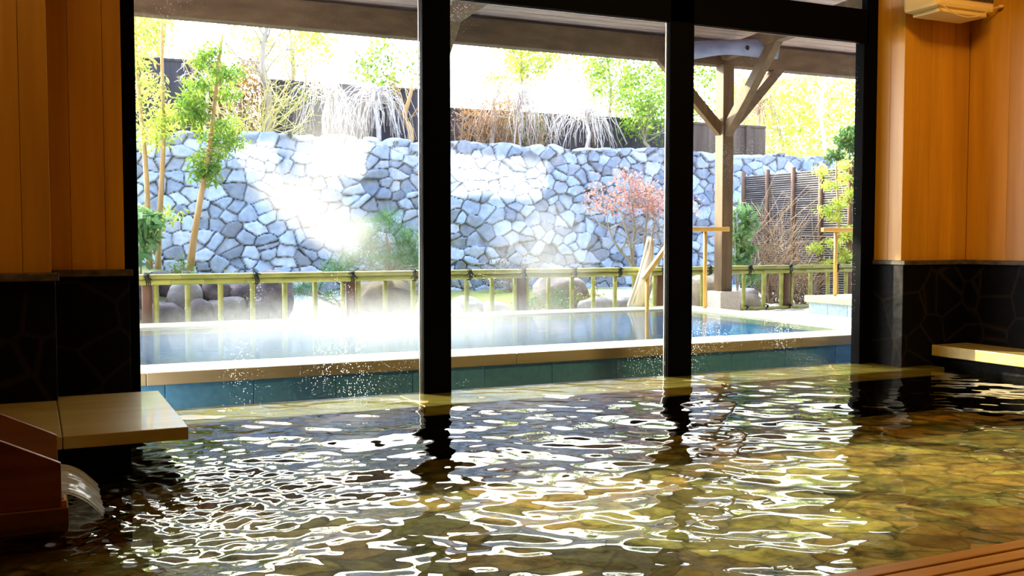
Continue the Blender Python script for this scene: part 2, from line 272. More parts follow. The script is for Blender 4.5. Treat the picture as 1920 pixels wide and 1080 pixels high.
# ------------------------------------------------------------------ mesh helpers
rng = np.random.default_rng(7)
random.seed(7)
_bm = bmesh.new(); bmesh.ops.create_icosphere(_bm, subdivisions=3, radius=1)
ICO_V = np.array([v.co[:] for v in _bm.verts]); ICO_F = [[v.index for v in f.verts] for f in _bm.faces]; _bm.free()
def lump(P, seed, amp=0.25):                       # cheap smooth 3D noise on points
    r = np.random.default_rng(seed); out = np.zeros(len(P))
    for k in range(9):
        d = r.normal(size=3); fr = 1.3 + 0.6 * k
        out += np.sin(P @ (d / np.linalg.norm(d)) * fr + r.uniform(0, 6.3)) / (1 + .6 * k)
    return out * amp / 2
class MB:
    def __init__(s): s.v = []; s.f = []; s.t = []; s.n = 0
    def add(s, V, F, tone=1.0):
        V = np.asarray(V, float); s.v.append(V)
        if len(F): 
            if isinstance(F, np.ndarray): s.f.extend((F + s.n).tolist())
            else: s.f.extend([[i + s.n for i in q] for q in F])
        t = np.asarray(tone, float)
        if t.ndim == 0: t = np.full((len(V), 3), float(t))
        elif t.ndim == 1 and len(t) == 3: t = np.tile(t, (len(V), 1))
        elif t.ndim == 1: t = np.repeat(t[:, None], 3, 1)
        s.t.append(t); s.n += len(V); return s
    def box(s, x0, x1, y0, y1, z0, z1, tone=1.0):
        V = [(x, y, z) for x in (x0, x1) for y in (y0, y1) for z in (z0, z1)]
        return s.add(V, [(0, 1, 3, 2), (4, 6, 7, 5), (0, 4, 5, 1), (2, 3, 7, 6), (0, 2, 6, 4), (1, 5, 7, 3)], tone)
    def beam(s, p0, p1, w, h, up=(0, 0, 1), tone=1.0):
        p0, p1 = Vector(p0), Vector(p1); d = (p1 - p0).normalized(); u = Vector(up)
        r = d.cross(u).normalized(); u = r.cross(d).normalized()
        V = [p + r * a * w / 2 + u * b * h / 2 for p in (p0, p1) for a in (-1, 1) for b in (-1, 1)]
        return s.add([tuple(q) for q in V], [(0, 1, 3, 2), (4, 6, 7, 5), (0, 4, 5, 1), (2, 3, 7, 6), (0, 2, 6, 4), (1, 5, 7, 3)], tone)
    def tube(s, pts, rad, n=8, tone=1.0, cap=True):
        P = np.asarray(pts, float); m = len(P); R = np.full(m, rad) if np.isscalar(rad) else np.asarray(rad, float)
        T = np.gradient(P, axis=0); T /= np.linalg.norm(T, axis=1)[:, None] + 1e-9
        a = np.array([0, 0, 1.]) if abs(T[0][2]) < .9 else np.array([1., 0, 0])
        V = np.zeros((m, n, 3)); th = np.arange(n) * 2 * PI / n
        for i in range(m):
            e = np.cross(T[i], a); e /= np.linalg.norm(e) + 1e-9; b = np.cross(e, T[i]); a = b
            V[i] = P[i] + R[i] * (np.cos(th)[:, None] * e + np.sin(th)[:, None] * b)
        F = [(i * n + j, i * n + (j + 1) % n, (i + 1) * n + (j + 1) % n, (i + 1) * n + j) for i in range(m - 1) for j in range(n)]
        if cap: F += [tuple(range(n))[::-1], tuple((m - 1) * n + j for j in range(n))]
        return s.add(V.reshape(-1, 3), F, tone)
    def rock(s, c, r, seed, amp=.3, tone=1.0, flat=0.0):
        P = ICO_V * (1 + lump(ICO_V * 1.6, seed, amp))[:, None]
        P = np.sign(P) * np.abs(P) ** (1 - flat) * np.array(r) + np.array(c)
        return s.add(P, ICO_F, tone)
    def leaves(s, cen, L, W, tone=None, droop=0.0, r=rng):
        cen = np.asarray(cen); n = len(cen)
        d = r.normal(size=(n, 3)); d[:, 2] -= droop; d /= np.linalg.norm(d, axis=1)[:, None]
        q = r.normal(size=(n, 3)); q = np.cross(d, q); q /= np.linalg.norm(q, axis=1)[:, None] + 1e-9
        up = np.cross(d, q); l = (L * r.uniform(.6, 1.2, n))[:, None]; w = W * l / L
        V = np.stack([cen, cen + d * l * .5 + q * w * .5 + up * w * .15, cen + d * l, cen + d * l * .5 - q * w * .5 + up * w * .15], 1).reshape(-1, 3)
        F = np.arange(4 * n).reshape(n, 4)
        t = np.repeat(r.uniform(.7, 1.2, n) if tone is None else tone, 4)
        return s.add(V, F, t)
    def build(s, name, m, parent=None, smooth=False, bevel=0.0, label=None, cat=None, group=None, kind=None):
        V = np.concatenate(s.v); T = np.concatenate(s.t)
        if parent is None: off = np.array([(V[:, 0].min() + V[:, 0].max()) / 2, (V[:, 1].min() + V[:, 1].max()) / 2, V[:, 2].min()])
        else:
            p = parent; off = np.zeros(3)
            while p is not None: off += np.array(p.location[:]); p = p.parent
        me = bpy.data.meshes.new(name); me.from_pydata((V - off).tolist(), [], s.f); me.update()
        a = me.color_attributes.new('tone', 'FLOAT_COLOR', 'POINT')
        a.data.foreach_set('color', np.concatenate([T, np.ones((len(T), 1))], 1).astype(np.float32).ravel())
        me.materials.append(M[m] if isinstance(m, str) else m)
        if smooth: me.polygons.foreach_set('use_smooth', [True] * len(me.polygons))
        o = bpy.data.objects.new(name, me); C.objects.link(o)
        if parent is None: o.location = off
        else: o.parent = parent
        if bevel:
            bv = o.modifiers.new('bevel', 'BEVEL'); bv.width = bevel; bv.segments = 2; bv.limit_method = 'ANGLE'
        tag(o, label, cat, group, kind)
        return o
def tag(o, label=None, cat=None, group=None, kind=None):
    if label: o['label'] = label
    if cat: o['category'] = cat
    if group: o['group'] = group
    if kind: o['kind'] = kind
    return o
def thing(name, loc, label=None, cat=None, group=None, kind=None):
    o = bpy.data.objects.new(name, None); C.objects.link(o); o.location = loc; o.empty_display_size = .1
    return tag(o, label, cat, group, kind)
def B(*a, **k): return MB().box(*a, **k)

# ================================================================== THE BATH HALL
WY = 6.14                                           # window plane
# pool floor and shell
B(-3.2, 7.6, -4, 6.3, -0.66, -0.35).build('floor', 'pool_floor', kind='structure')
B(-3.2, 7.0, -4.2, -4.0, -0.6, 3.6).build('wall_back', 'cypress_wall', kind='structure')
B(-3.4, -3.2, -4.2, 6.4, -0.6, 3.6).build('wall_side', 'cypress_wall', kind='structure')
B(-3.4, 7.8, -4.2, 6.3, 3.6, 3.7).build('ceiling', 'cypress_wall', kind='structure')
def planks_y(mb, xs, y0, y1, z0, z1, seed):         # vertical boards facing the camera
    r = random.Random(seed)
    for a, b in zip(xs, xs[1:]): mb.box(a + .001, b - .001, y0 + r.uniform(0, .0015), y1, z0, z1, r.uniform(.86, 1.08))
def planks_x(mb, ys, x0, x1, z0, z1, seed):
    r = random.Random(seed)
    for a, b in zip(ys, ys[1:]): mb.box(x0 + r.uniform(0, .0015), x1, a + .001, b - .001, z0, z1, r.uniform(.86, 1.08))
m = MB(); planks_y(m, [-3.2 + .19 * k for k in range(16)] + [-.22, -.04, 0.088], 5.5, 5.56, .825, 3.6, 1)
planks_y(m, [-0.05, .09, .199, .376, .474], 6.1, 6.3, .82, 3.6, 2); m.box(-3.2, .086, 5.57, 6.3, .825, 3.6)
m.build('wall_left', 'cypress_wall', kind='structure', bevel=.0015)
m = MB(); planks_x(m, [5.83, 5.971, 6.14], 6.09, 6.2, .82, 3.6, 3); planks_y(m, [6.092, 6.25, 6.37, 6.5, 6.63, 6.79], 5.83, 5.9, .82, 3.6, 4)
planks_x(m, [-4 + .166 * k for k in range(59)] + [5.83], 6.79, 6.9, .82, 3.6, 5); m.box(6.15, 6.9, 5.91, 6.3, .82, 3.6); m.box(6.81, 6.9, 5.7, 6.0, .82, 3.6)
m.build('wall_right', 'cypress_wall', kind='structure', bevel=.0015)
m = B(-3.2, .104, 5.5, 6.3, -.6, .785); m.box(.1, .495, 6.08, 6.3, -.6, .785); m.build('wall_dado_left', 'flagstone', kind='structure', bevel=.006)
m = B(6.085, 6.9, 5.8, 6.3, -.6, .785); m.box(6.78, 6.95, -4, 5.85, -.6, .785); m.build('wall_dado_right', 'flagstone', kind='structure', bevel=.006)
m = B(-3.2, .12, 5.455, 5.52, .785, .825); m.box(.1, .512, 6.05, 6.12, .783, .82); m.build('trim_1', 'cap_stone', kind='structure', bevel=.005)
m = B(6.075, 6.9, 5.78, 6.14, .785, .82); m.box(6.755, 6.9, -4, 5.8, .785, .82); m.build('trim_2', 'cap_stone', kind='structure', bevel=.005)
B(.474, 6.13, 6.05, 6.3, 3.35, 3.6).build('wall_front', 'cypress_wall', kind='structure')
B(-1.6, 6.5, -4, 2.1, -.6, 0.0).build('floor_edge', 'flagstone', kind='structure')

# the black window wall
win = thing('window_1', (3.3, WY, -.03), kind='structure')
m = B(.47, .548, 6.11, 6.17, -.05, 3.4); m.build('frame', 'black_frame', win, bevel=.003)
m = B(5.975, 6.13, 6.11, 6.17, -.05, 3.4); m.build('frame', 'black_frame', win, bevel=.003)
for a, b in ((2.262, 2.453), (4.132, 4.338)):
    m = B(a, b, 6.11, 6.17, -.05, 3.4); m.build('mullion', 'black_frame', win, bevel=.004)
B(.5, 6.0, 6.11, 6.18, 2.53, 2.785).build('header_bar', 'black_frame', win, bevel=.003)
B(.5, 6.0, 6.1, 6.22, -.09, -.012).build('sill_track', 'black_frame', win)
for a, b in ((.548, 2.262), (2.453, 4.132), (4.338, 5.975)):
    B(a, b, 6.150, 6.158, -.02, 2.53).build('glass_pane', 'glass', win)
    B(a, b, 6.150, 6.158, 2.785, 3.35).build('transom_pane', 'glass', win)
    B(b - .016, b - .010, 6.14, 6.149, -.01, 2.53).build('edge_strip', 'edge_metal', win)
    B(a, b, 6.14, 6.146, 2.522, 2.527).build('edge_strip', 'edge_metal', win)
B(5.94, 5.957, 6.10, 6.19, -.01, 2.53).build('sash_stile', 'black_frame', win)

# submerged cypress rim at the foot of the windows
m = MB()
for a, b in ((.1, 2.1), (2.102, 4.3), (4.302, 6.4)): m.box(a, b, 5.665, 6.14, -.07, -.008, random.uniform(.92, 1.05))
m.build('pool_rim_board', 'cypress_wet', bevel=.008, label='long wet wooden rim board under the water along the foot of the windows', cat='rim board')
B(.1, 6.4, 5.72, 6.13, -.35, -.07).build('pool_rim_wall', 'flagstone', kind='structure')

# seat board on the left
pl = thing('corner_platform', (.2, 5.0, .135), 'wet pale wooden platform board in the left corner beside the window', 'platform')
B(.1, .592, 4.49, 5.63, .135, .19).build('top_board', 'cypress_wet', pl, bevel=.004)
m = B(-.9, .097, 4.49, 5.5, .135, .19); m.build('side_board', 'cypress_wet', pl, bevel=.004)
B(-.9, .38, 4.75, 5.49, -.35, .135).build('support_wall', 'flagstone', pl)
# bench on the right
bn = thing('wall_bench', (6.6, 3, -.5), 'low wooden ledge board along the right wall beyond the dark water', 'bench')
B(6.39, 6.78, -1, 5.79, .07, .155).build('bench_top', 'cypress_wet', bn, bevel=.005)
B(6.5, 6.77, -1, 5.79, -.35, .07).build('bench_base', 'flagstone', bn)

# hot water trough
tr = thing('water_trough', (-.5, 4.15, 0), 'reddish wooden trough with sloping sides pouring water at the left', 'trough')
def side_board(y0, y1, name):
    V = [(x, y, z) for y in (y0, y1) for x, z in ((-.9, .05), (.078, .05), (.078, .206), (-.9, .70))]
    MB().add(V, [(0, 1, 2, 3), (7, 6, 5, 4), (0, 4, 5, 1), (1, 5, 6, 2), (2, 6, 7, 3), (3, 7, 4, 0)]).build(name, 'trough_wood', tr, bevel=.003)
side_board(3.875, 3.90, 'side_board'); side_board(4.43, 4.455, 'side_board')
V = [(x, y, z) for y in (3.9, 4.43) for x, z in ((-.9, .21), (.085, .05), (.085, .075), (-.9, .24))]
MB().add(V, [(0, 1, 2, 3), (7, 6, 5, 4), (0, 4, 5, 1), (1, 5, 6, 2), (2, 6, 7, 3), (3, 7, 4, 0)]).build('trough_floor', 'trough_wood', tr)
B(.078, .094, 3.88, 4.44, 0.0, .072).build('end_board', 'handrail_wood', tr, bevel=.002)
B(-.9, .1, 3.86, 4.46, -.03, .05, .6).build('base_board', 'trough_wood', tr, bevel=.003)
m = MB(); nx, ny = 26, 24; G = []
for thick in (0, .012):
    for i in range(nx):
        t = i / (nx - 1)
        if t < .25: x = -.5 + t / .25 * .59; z = .095 + (.09 - x) * .173 
        else:
            q = (t - .25) / .75; x = .09 + q * .13; z = .095 - .02 * q - .08 * q * q
        for j in range(ny):
            s = j / (ny - 1); y = 3.905 + s * .52
            f = math.sin(j * 1.3 + i * .15) * .004 + math.sin(j * 2.9) * .003
            y2 = 4.16 + (y - 4.16) * (1 - .12 * max(0, t - .25))
            G.append((x + f, y2, z + f - thick))
F = []
for i in range(nx - 1):
    for j in range(ny - 1):
        a = i * ny + j; F.append((a, a + 1, a + ny + 1, a + ny)); a += nx * ny; F.append((a, a + ny, a + ny + 1, a + 1))
m.add(G, F).build('water_stream', 'stream', smooth=True, label='white stream of water falling from the trough mouth into the bath', cat='water', kind='stuff')

# slatted deck at the lower right
dk = thing('slatted_deck', (3, 1.6, 0), 'reddish brown slatted wooden deck in the lower right corner', 'deck')
for k in range(16):
    y1 = 2.17 - k * .07
    B(-1.6, 6.4, y1 - .06, y1, .012, .05, random.uniform(.85, 1.1)).build('slat', 'slat_wood', dk, bevel=.005)
B(-1.6, 6.4, 1.0, 2.15, 0.0, .012, .35).build('deck_base', 'slat_wood', dk)

# wall heater, upper right
ht = thing('wall_heater', (6.3, 5.7, 2.64), 'cream box heater with a dark grille high on the orange wall', 'heater')
hs = B(5.96, 6.57, 5.42, 5.74, 2.675, 2.95).build('housing', 'heater_cream', ht, bevel=.03)
m = MB()
for k in range(26): m.box(5.985 + k * .0215, 5.992 + k * .0215, 5.405, 5.43, 2.745, 2.92)
m.build('grille', 'heater_dark', hs)
B(6.02, 6.52, 5.45, 5.70, 2.645, 2.677).build('drip_tray', 'heater_cream', hs, bevel=.01)
B(6.57, 6.74, 5.60, 5.83, 2.74, 2.93).build('bracket', 'heater_dark', ht, bevel=.01)
a = np.linspace(0, 1, 8); m = MB(); m.tube(np.stack([6.55 + .2 * a, 5.52 + 0 * a, 2.71 + .055 * a], 1), .006, 6); m.rock((6.75, 5.52, 2.765), (.022, .022, .014), 3, .1)
m.build('pull_lever', 'heater_cream', ht, smooth=True)
a = np.linspace(0, 1, 20); MB().tube(np.stack([5.97 + .5 * a, 5.40 + 0 * a, 2.70 - .30 * a * (1 - a) - .02 * a], 1), .004, 6).build('cable', 'heater_cream', ht, smooth=True)
B(6.25, 6.33, 5.70, 5.83, 2.75, 2.9).build('wall_mount', 'heater_dark', ht)

# bath water with real ripples
nx, ny = 560, 400
X, Y = np.meshgrid(np.linspace(-1.6, 6.42, nx), np.linspace(.6, 6.145, ny), indexing='ij')
Z = np.zeros_like(X); r = np.random.default_rng(3)
for k in range(70):
    lam = .08 * (10 ** r.uniform(0, 1.0)); th = r.normal(PI / 2 - .35, .75); A = .00070 * lam / .25
    kx, ky = math.cos(th) * 2 * PI / lam, math.sin(th) * 2 * PI / lam
    Z += A * np.sin(kx * X + ky * Y + r.uniform(0, 6.3) + .6 * np.sin(1.7 * X + r.uniform(0, 6)) + .6 * np.sin(1.9 * Y + r.uniform(0, 6)))
D = np.hypot(X - .35, Y - 4.1)
for k in range(40):
    lam = .035 * (10 ** r.uniform(0, .5)); th = r.uniform(0, PI)
    Z += .0008 * lam / .05 * np.exp(-(D / .75) ** 2) * np.sin(2 * PI / lam * (math.cos(th) * X + math.sin(th) * Y) + r.uniform(0, 6.3))
calm = 1 - .55 / (1 + np.exp(-(X - 5.2) * 3)) * 1 / (1 + np.exp(-(Y - 4.2) * 3))
Z *= calm * (.38 + .72 * np.clip((6.2 - Y) / 3.4, 0, 1))
V = np.stack([X, Y, Z - .003], -1).reshape(-1, 3); I = np.arange(nx * ny).reshape(nx, ny)
F = np.stack([I[:-1, :-1], I[1:, :-1], I[1:, 1:], I[:-1, 1:]], -1).reshape(-1, 4)
MB().add(V, F).build('bath_water', 'bath_water', smooth=True, label='rippling bath water reflecting the windows in the foreground', cat='water', kind='stuff')

# ================================================================== OUTSIDE: eave, post, pool
m = MB(); r = random.Random(5)
def sz(y): return 3.47 + (10.9 - y) * .17
y = 10.9
while y > 6.35:
    y2 = y - .105
    V = [(x, yy, zz + dz) for x in (-4, 16) for yy, zz in ((y, sz(y)), (y2 + .012, sz(y2 + .012))) for dz in (0, .03)]
    m.add(V, [(0, 1, 3, 2), (4, 6, 7, 5), (0, 4, 5, 1), (2, 3, 7, 6), (0, 2, 6, 4), (1, 5, 7, 3)], r.uniform(.85, 1.1)); y = y2
m.build('eave_soffit', 'soffit', kind='structure')
V = [(x, yy, sz(yy) + dz) for x in (-4, 16) for yy in (10.95, 6.2) for dz in (.03, .12)]
MB().add(V, [(0, 1, 3, 2), (4, 6, 7, 5), (0, 4, 5, 1), (2, 3, 7, 6), (0, 2, 6, 4), (1, 5, 7, 3)], .5).build('eave_roof', 'beam_wood', kind='structure')
B(-4, 16, 6.3, 6.5, 3.36, 6).build('wall_outside', 'soffit', kind='structure')
B(-4, .47, 6.3, 6.45, -.6, 3.5).build('wall_outside_left', 'soffit', kind='structure')
B(6.32, 16, 6.3, 6.45, -.6, 3.5).build('wall_outside_right', 'dark_board', kind='structure')
m = B(-4, 16, 10.62, 10.8, 3.18, 3.47); m.build('eave_beam', 'beam_wood', bevel=.01, label='long dark weathered beam carrying the edge of the eave', cat='beam')

def support(px, label, diag):
    t = thing('eave_post', (px, 10.6, .3), label, 'post')
    q = (px, 10.6)
    B(px - .083, px + .083, 10.517, 10.683, .31, 3.18).build('post', 'post_wood', t, bevel=.008)
    if diag:
        m = MB(); m.beam((px, 10.62, 2.30), (px + .95, 10.68, 3.24), .10, .13); m.build('brace', 'beam_wood', t, bevel=.006)
        m = MB(); m.beam((px, 10.62, 2.30), (px - .95, 10.68, 3.24), .10, .13); m.build('brace', 'post_wood', t, bevel=.006)
    h = 0 if diag else .55
    m = MB(); m.beam((px, 10.58, 2.30 + h), (px, 9.6 + h * .3, 3.36 + h * .5), .11, .13); m.build('brace', 'post_wood', t, bevel=.006)
    m = MB(); m.beam((px, 10.75, 3.32), (px, 6.55, 3.55), .12, .17); m.build('tie_beam', 'beam_wood', t, bevel=.008)
    return t
support(8.0, 'square wooden post with forked braces standing on a stone block', True)
support(4.10, 'wooden eave post hidden behind the left black mullion, brace showing above', False)
m = MB(); a = np.linspace(0, 1, 14)
m.tube(np.stack([7.1 + 1.08 * a, 10.55 - .76 * a, 3.24 + .06 * np.sin(3 * a)], 1), .10 + .012 * np.sin(a * 9), 14)
lg = m.build('hip_log', 'log_wood', smooth=True, label='silvery round log crossing the eave above the forked post', cat='log')
MB().rock((7.82, 9.93, 3.27), (.03, .02, .03), 4, .1).build('bolt', 'rope', lg)
B(7.86, 8.17, 10.46, 10.75, 0.0, .312).build('stone_block', 'block_stone', bevel=.012, label='pale square stone block under the wooden eave post', cat='stone block')

# outdoor pool
op = thing('outdoor_pool', (4, 8.9, -.6), 'steaming outdoor pool with pale wooden rim outside the windows', 'pool')
def rim(x0, x1, y0, y1): B(x0, x1, y0, y1, .04, .125, random.uniform(.95, 1.05)).build('rim_board', 'cypress_rim', op, bevel=.006)
for a, b in ((.655, 3.3), (3.303, 6.05), (6.053, 7.65)): rim(a, b, 6.9, 7.352)
for a, b in ((.655, 4.1), (4.103, 7.65)): rim(a, b, 10.45, 10.9)
for a, b in ((6.9, 8.9), (8.903, 10.9)): rim(.2, .652, a, b)
rim(7.2, 7.65, 7.355, 8.4); rim(7.2, 7.65, 8.403, 10.447)
x = .2
while x < 7.6:
    x2 = min(x + .57, 7.63); B(x + .002, x2 - .002, 6.93, 6.98, -.6, .04, random.uniform(.9, 1.1)).build('tile', 'tile_blue', op, bevel=.002); x = x2
m = B(.25, 7.6, 10.5, 10.85, -.6, .04); m.box(.25, .62, 6.98, 10.85, -.6, .04); m.box(7.25, 7.6, 6.98, 10.5, -.6, .04); m.box(.6, 7.25, 6.98, 7.32, -.6, .04); 
m.build('basin', 'tile_blue', op); B(.6, 7.25, 7.3, 10.5, -.4, -.3).build('basin_floor', 'tile_pale', op)
m = MB(); nx, ny = 40, 20; X, Y = np.meshgrid(np.linspace(.62, 7.24, nx), np.linspace(7.32, 10.5, ny), indexing='ij'); I = np.arange(nx * ny).reshape(nx, ny)
m.add(np.stack([X, Y, 0 * X + .108], -1).reshape(-1, 3), np.stack([I[:-1, :-1], I[1:, :-1], I[1:, 1:], I[:-1, 1:]], -1).reshape(-1, 4)).build('pool_water', 'pool_water', smooth=True, label='pale blue water filling the outdoor pool', cat='water', kind='stuff')
B(7.28, 7.45, 7.30, 7.46, .125, .345).build('newel_block', 'handrail_wood', bevel=.01, label='short wooden block standing on the near right corner of the pool rim', cat='block')

# handrail into the pool
hr = thing('pool_handrail', (7.1, 10.3, .12), 'yellow wooden handrail sloping down into the outdoor pool', 'handrail')
m = MB(); m.beam((7.1, 10.3, 1.10), (7.85, 10.3, 1.10), .06, .055); m.build('rail', 'handrail_wood', hr, bevel=.008)
m = MB(); m.beam((7.12, 10.3, 1.10), (6.60, 10.3, .50), .06, .055); m.build('rail', 'handrail_wood', hr, bevel=.008)
MB().tube([(7.50, 10.3, .125), (7.50, 10.3, 1.08)], .024, 12).build('rail_post', 'handrail_wood', hr, smooth=True)
MB().tube([(6.66, 10.3, -.5), (6.66, 10.3, .56)], .024, 12).build('rail_post', 'handrail_wood', hr, smooth=True)
# second tub with its own rail
tb = thing('second_tub', (10, 9.9, 0), 'small tub with pale wooden rim and tiled side at the far right', 'tub')
B(9.2, 11.2, 8.6, 10.45, .15, .235).build('rim_board', 'cypress_rim', tb, bevel=.008)
for k in range(5): B(9.235, 9.3, 8.65 + k * .35, 8.65 + k * .35 + .345, -.02, .15, random.uniform(.9, 1.1)).build('tile', 'tile_pale', tb, bevel=.003)
B(9.3, 11.15, 8.65, 10.4, -.02, .15).build('basin', 'tile_pale', tb)
h2 = thing('tub_handrail', (9.5, 10.05, .23), 'yellow wooden handrail with a single pole above the small tub', 'handrail')
m = MB(); m.beam((9.22, 10.15, 1.095), (10.3, 10.15, 1.095), .06, .055); m.build('rail', 'handrail_wood', h2, bevel=.008)
MB().tube([(9.45, 10.15, .235), (9.45, 10.15, 1.07)], .024, 12).build('rail_post', 'handrail_wood', h2, smooth=True)

# pavings and garden ground
B(-6, .2, 6.4, 11.0, -.1, 0).build('ground_paving_left', 'paving', kind='structure')
B(7.65, 20, 6.45, 11.0, -.1, 0).build('ground_paving_right', 'paving', kind='structure')
B(.2, 7.65, 6.3, 6.95, -.6, -.5).build('ground_gutter', 'paving', kind='structure')
def gz(x, y):
    z = 0.0 + .16 * np.clip((y - 11.6) / 3, 0, 1)
    z = z + .55 * np.exp(-((x - .9) / 1.25) ** 2) * np.clip((y - 11.5) / .9, 0, 1)
    return z + .10 * np.exp(-((x - 7.6) / 1.6) ** 2 - ((y - 13.3) / .9) ** 2)
nx, ny = 300, 60
X, Y = np.meshgrid(np.linspace(-6, 20, nx), np.linspace(10.9, 15, ny), indexing='ij'); Zg = gz(X, Y) + rng.normal(0, .006, X.shape)
sx = X + .5 * np.sin(Y * 3) + .2 * np.sin(X * 5)
moss = (1 / (1 + np.exp(-(sx - 4.3) * 5))) * (1 / (1 + np.exp((sx - 8.1) * 5))) * (1 / (1 + np.exp(-(Y - 11.6) * 9)))
lf = 1 / (1 + np.exp((sx - 2.5) * 5))
col = np.zeros(X.shape + (3,)); gravel = np.array([.78, .77, .74]); mossc = np.array([.36, .38, .06]); soil = np.array([.22, .24, .10])
col[:] = gravel; col = col * (1 - moss[..., None]) + mossc * moss[..., None]; col = col * (1 - lf[..., None]) + soil * lf[..., None]
I = np.arange(nx * ny).reshape(nx, ny)
MB().add(np.stack([X, Y, Zg], -1).reshape(-1, 3), np.stack([I[:-1, :-1], I[1:, :-1], I[1:, 1:], I[:-1, 1:]], -1).reshape(-1, 4), col.reshape(-1, 3)).build('ground', 'ground', smooth=True, kind='structure')
B(-12, 40, 15.1, 45, 2.3, 2.42, np.array([.3, .26, .16])).build('ground_terrace', 'ground', kind='structure')

# bamboo fence
bf = thing('bamboo_fence', (5.5, 11.2, 0), 'low yellow bamboo fence with black rope ties behind the outdoor pool', 'fence')
def bamboo(p0, p1, r, name, seed, nodes=.38):
    p0, p1 = np.array(p0, float), np.array(p1, float); L = np.linalg.norm(p1 - p0); rr = random.Random(seed)
    ts = [0]; rad = [r]; t = rr.uniform(.05, nodes)
    while t < L - .03:
        for d, k in ((-.012, 1), (-.004, 1.10), (.004, 1.10), (.012, .97)): ts.append((t + d) / L); rad.append(r * k)
        t += nodes * rr.uniform(.85, 1.15)
    ts.append(1); rad.append(r); ts = np.array(ts)
    return MB().tube(p0 + ts[:, None] * (p1 - p0), rad, 10, rr.uniform(.85, 1.15)).build(name, 'bamboo', bf, smooth=True)
for k in range(3):
    bamboo((.3 + k * 4.1, 11.155, .588), (4.42 + k * 4.1, 11.155, .588), .029, 'rail', k)
    bamboo((.3 + k * 4.1, 11.165, .53), (4.41 + k * 4.1, 11.165, .53), .031, 'rail', 10 + k)
    bamboo((.3 + k * 4.1, 11.25, .586), (4.42 + k * 4.1, 11.25, .586), .027, 'rail', 20 + k)
    bamboo((.3 + k * 4.1, 11.165, .07 - k * .025), (4.42 + k * 4.1, 11.165, .07 - k * .03), .028, 'rail', 30 + k)
POSTS = [1.08, 3.27, 5.42, 7.45, 9.55, 11.65]
for p in POSTS: MB().tube([(p, 11.21, -.1), (p, 11.21, .6)], .052, 12).build('post', 'fence_post', bf, smooth=True)
PK = [.8, 1.17, 1.49, 1.83, 2.17, 2.52, 2.86, 3.18, 3.36, 3.68, 4.02, 4.36, 4.70, 5.03, 5.34, 5.5, 5.8, 6.13, 6.44, 6.76, 7.05, 7.36, 7.54, 7.80, 8.12, 8.45, 8.81, 9.15, 9.46, 9.64, 9.98, 10.3, 10.64, 10.98, 11.3]
for i, p in enumerate(PK): bamboo((p, 11.21, -.05), (p, 11.21, .56), .029, 'picket', 50 + i, .3)
for i, p in enumerate([1.08, 2.2, 3.27, 4.02, 4.71, 5.42, 6.13, 6.79, 7.45, 8.19, 8.85, 9.56, 10.4]):
    m = MB(); th = np.linspace(0, 2 * PI, 15); rr = random.Random(i)
    for dx in (-.018, 0, .018):
        m.tube(np.stack([p + dx + .01 * np.sin(th * 2), 11.2 + .085 * np.cos(th), .56 + .068 * np.sin(th)], 1), .006, 5)
    for k in range(4):
        a = np.linspace(0, 1, 6); sx = rr.uniform(-.07, .07); up = rr.uniform(.03, .10) if k < 2 else -rr.uniform(.02, .09)
        m.tube(np.stack([p + sx * a, 11.11 - .02 * a, .60 + up * a - (.05 * a * a if k < 2 else 0)], 1), .005, 4)
    m.rock((p, 11.12, .60), (.022, .018, .02), i, .2)
    m.build('rope_tie', 'rope', bf, smooth=True)
for i, p in enumerate([8.12, 8.45, 8.81, 9.15, 9.55]):
    m = MB(); th = np.linspace(0, 2 * PI, 13); m.tube(np.stack([p + .02 * np.sin(th), 11.17 + .04 * np.cos(th), .03 + .04 * np.sin(th)], 1), .007, 5); m.rock((p, 11.12, .05), (.018, .015, .02), i + 9, .2); m.build('rope_tie', 'rope', bf, smooth=True)

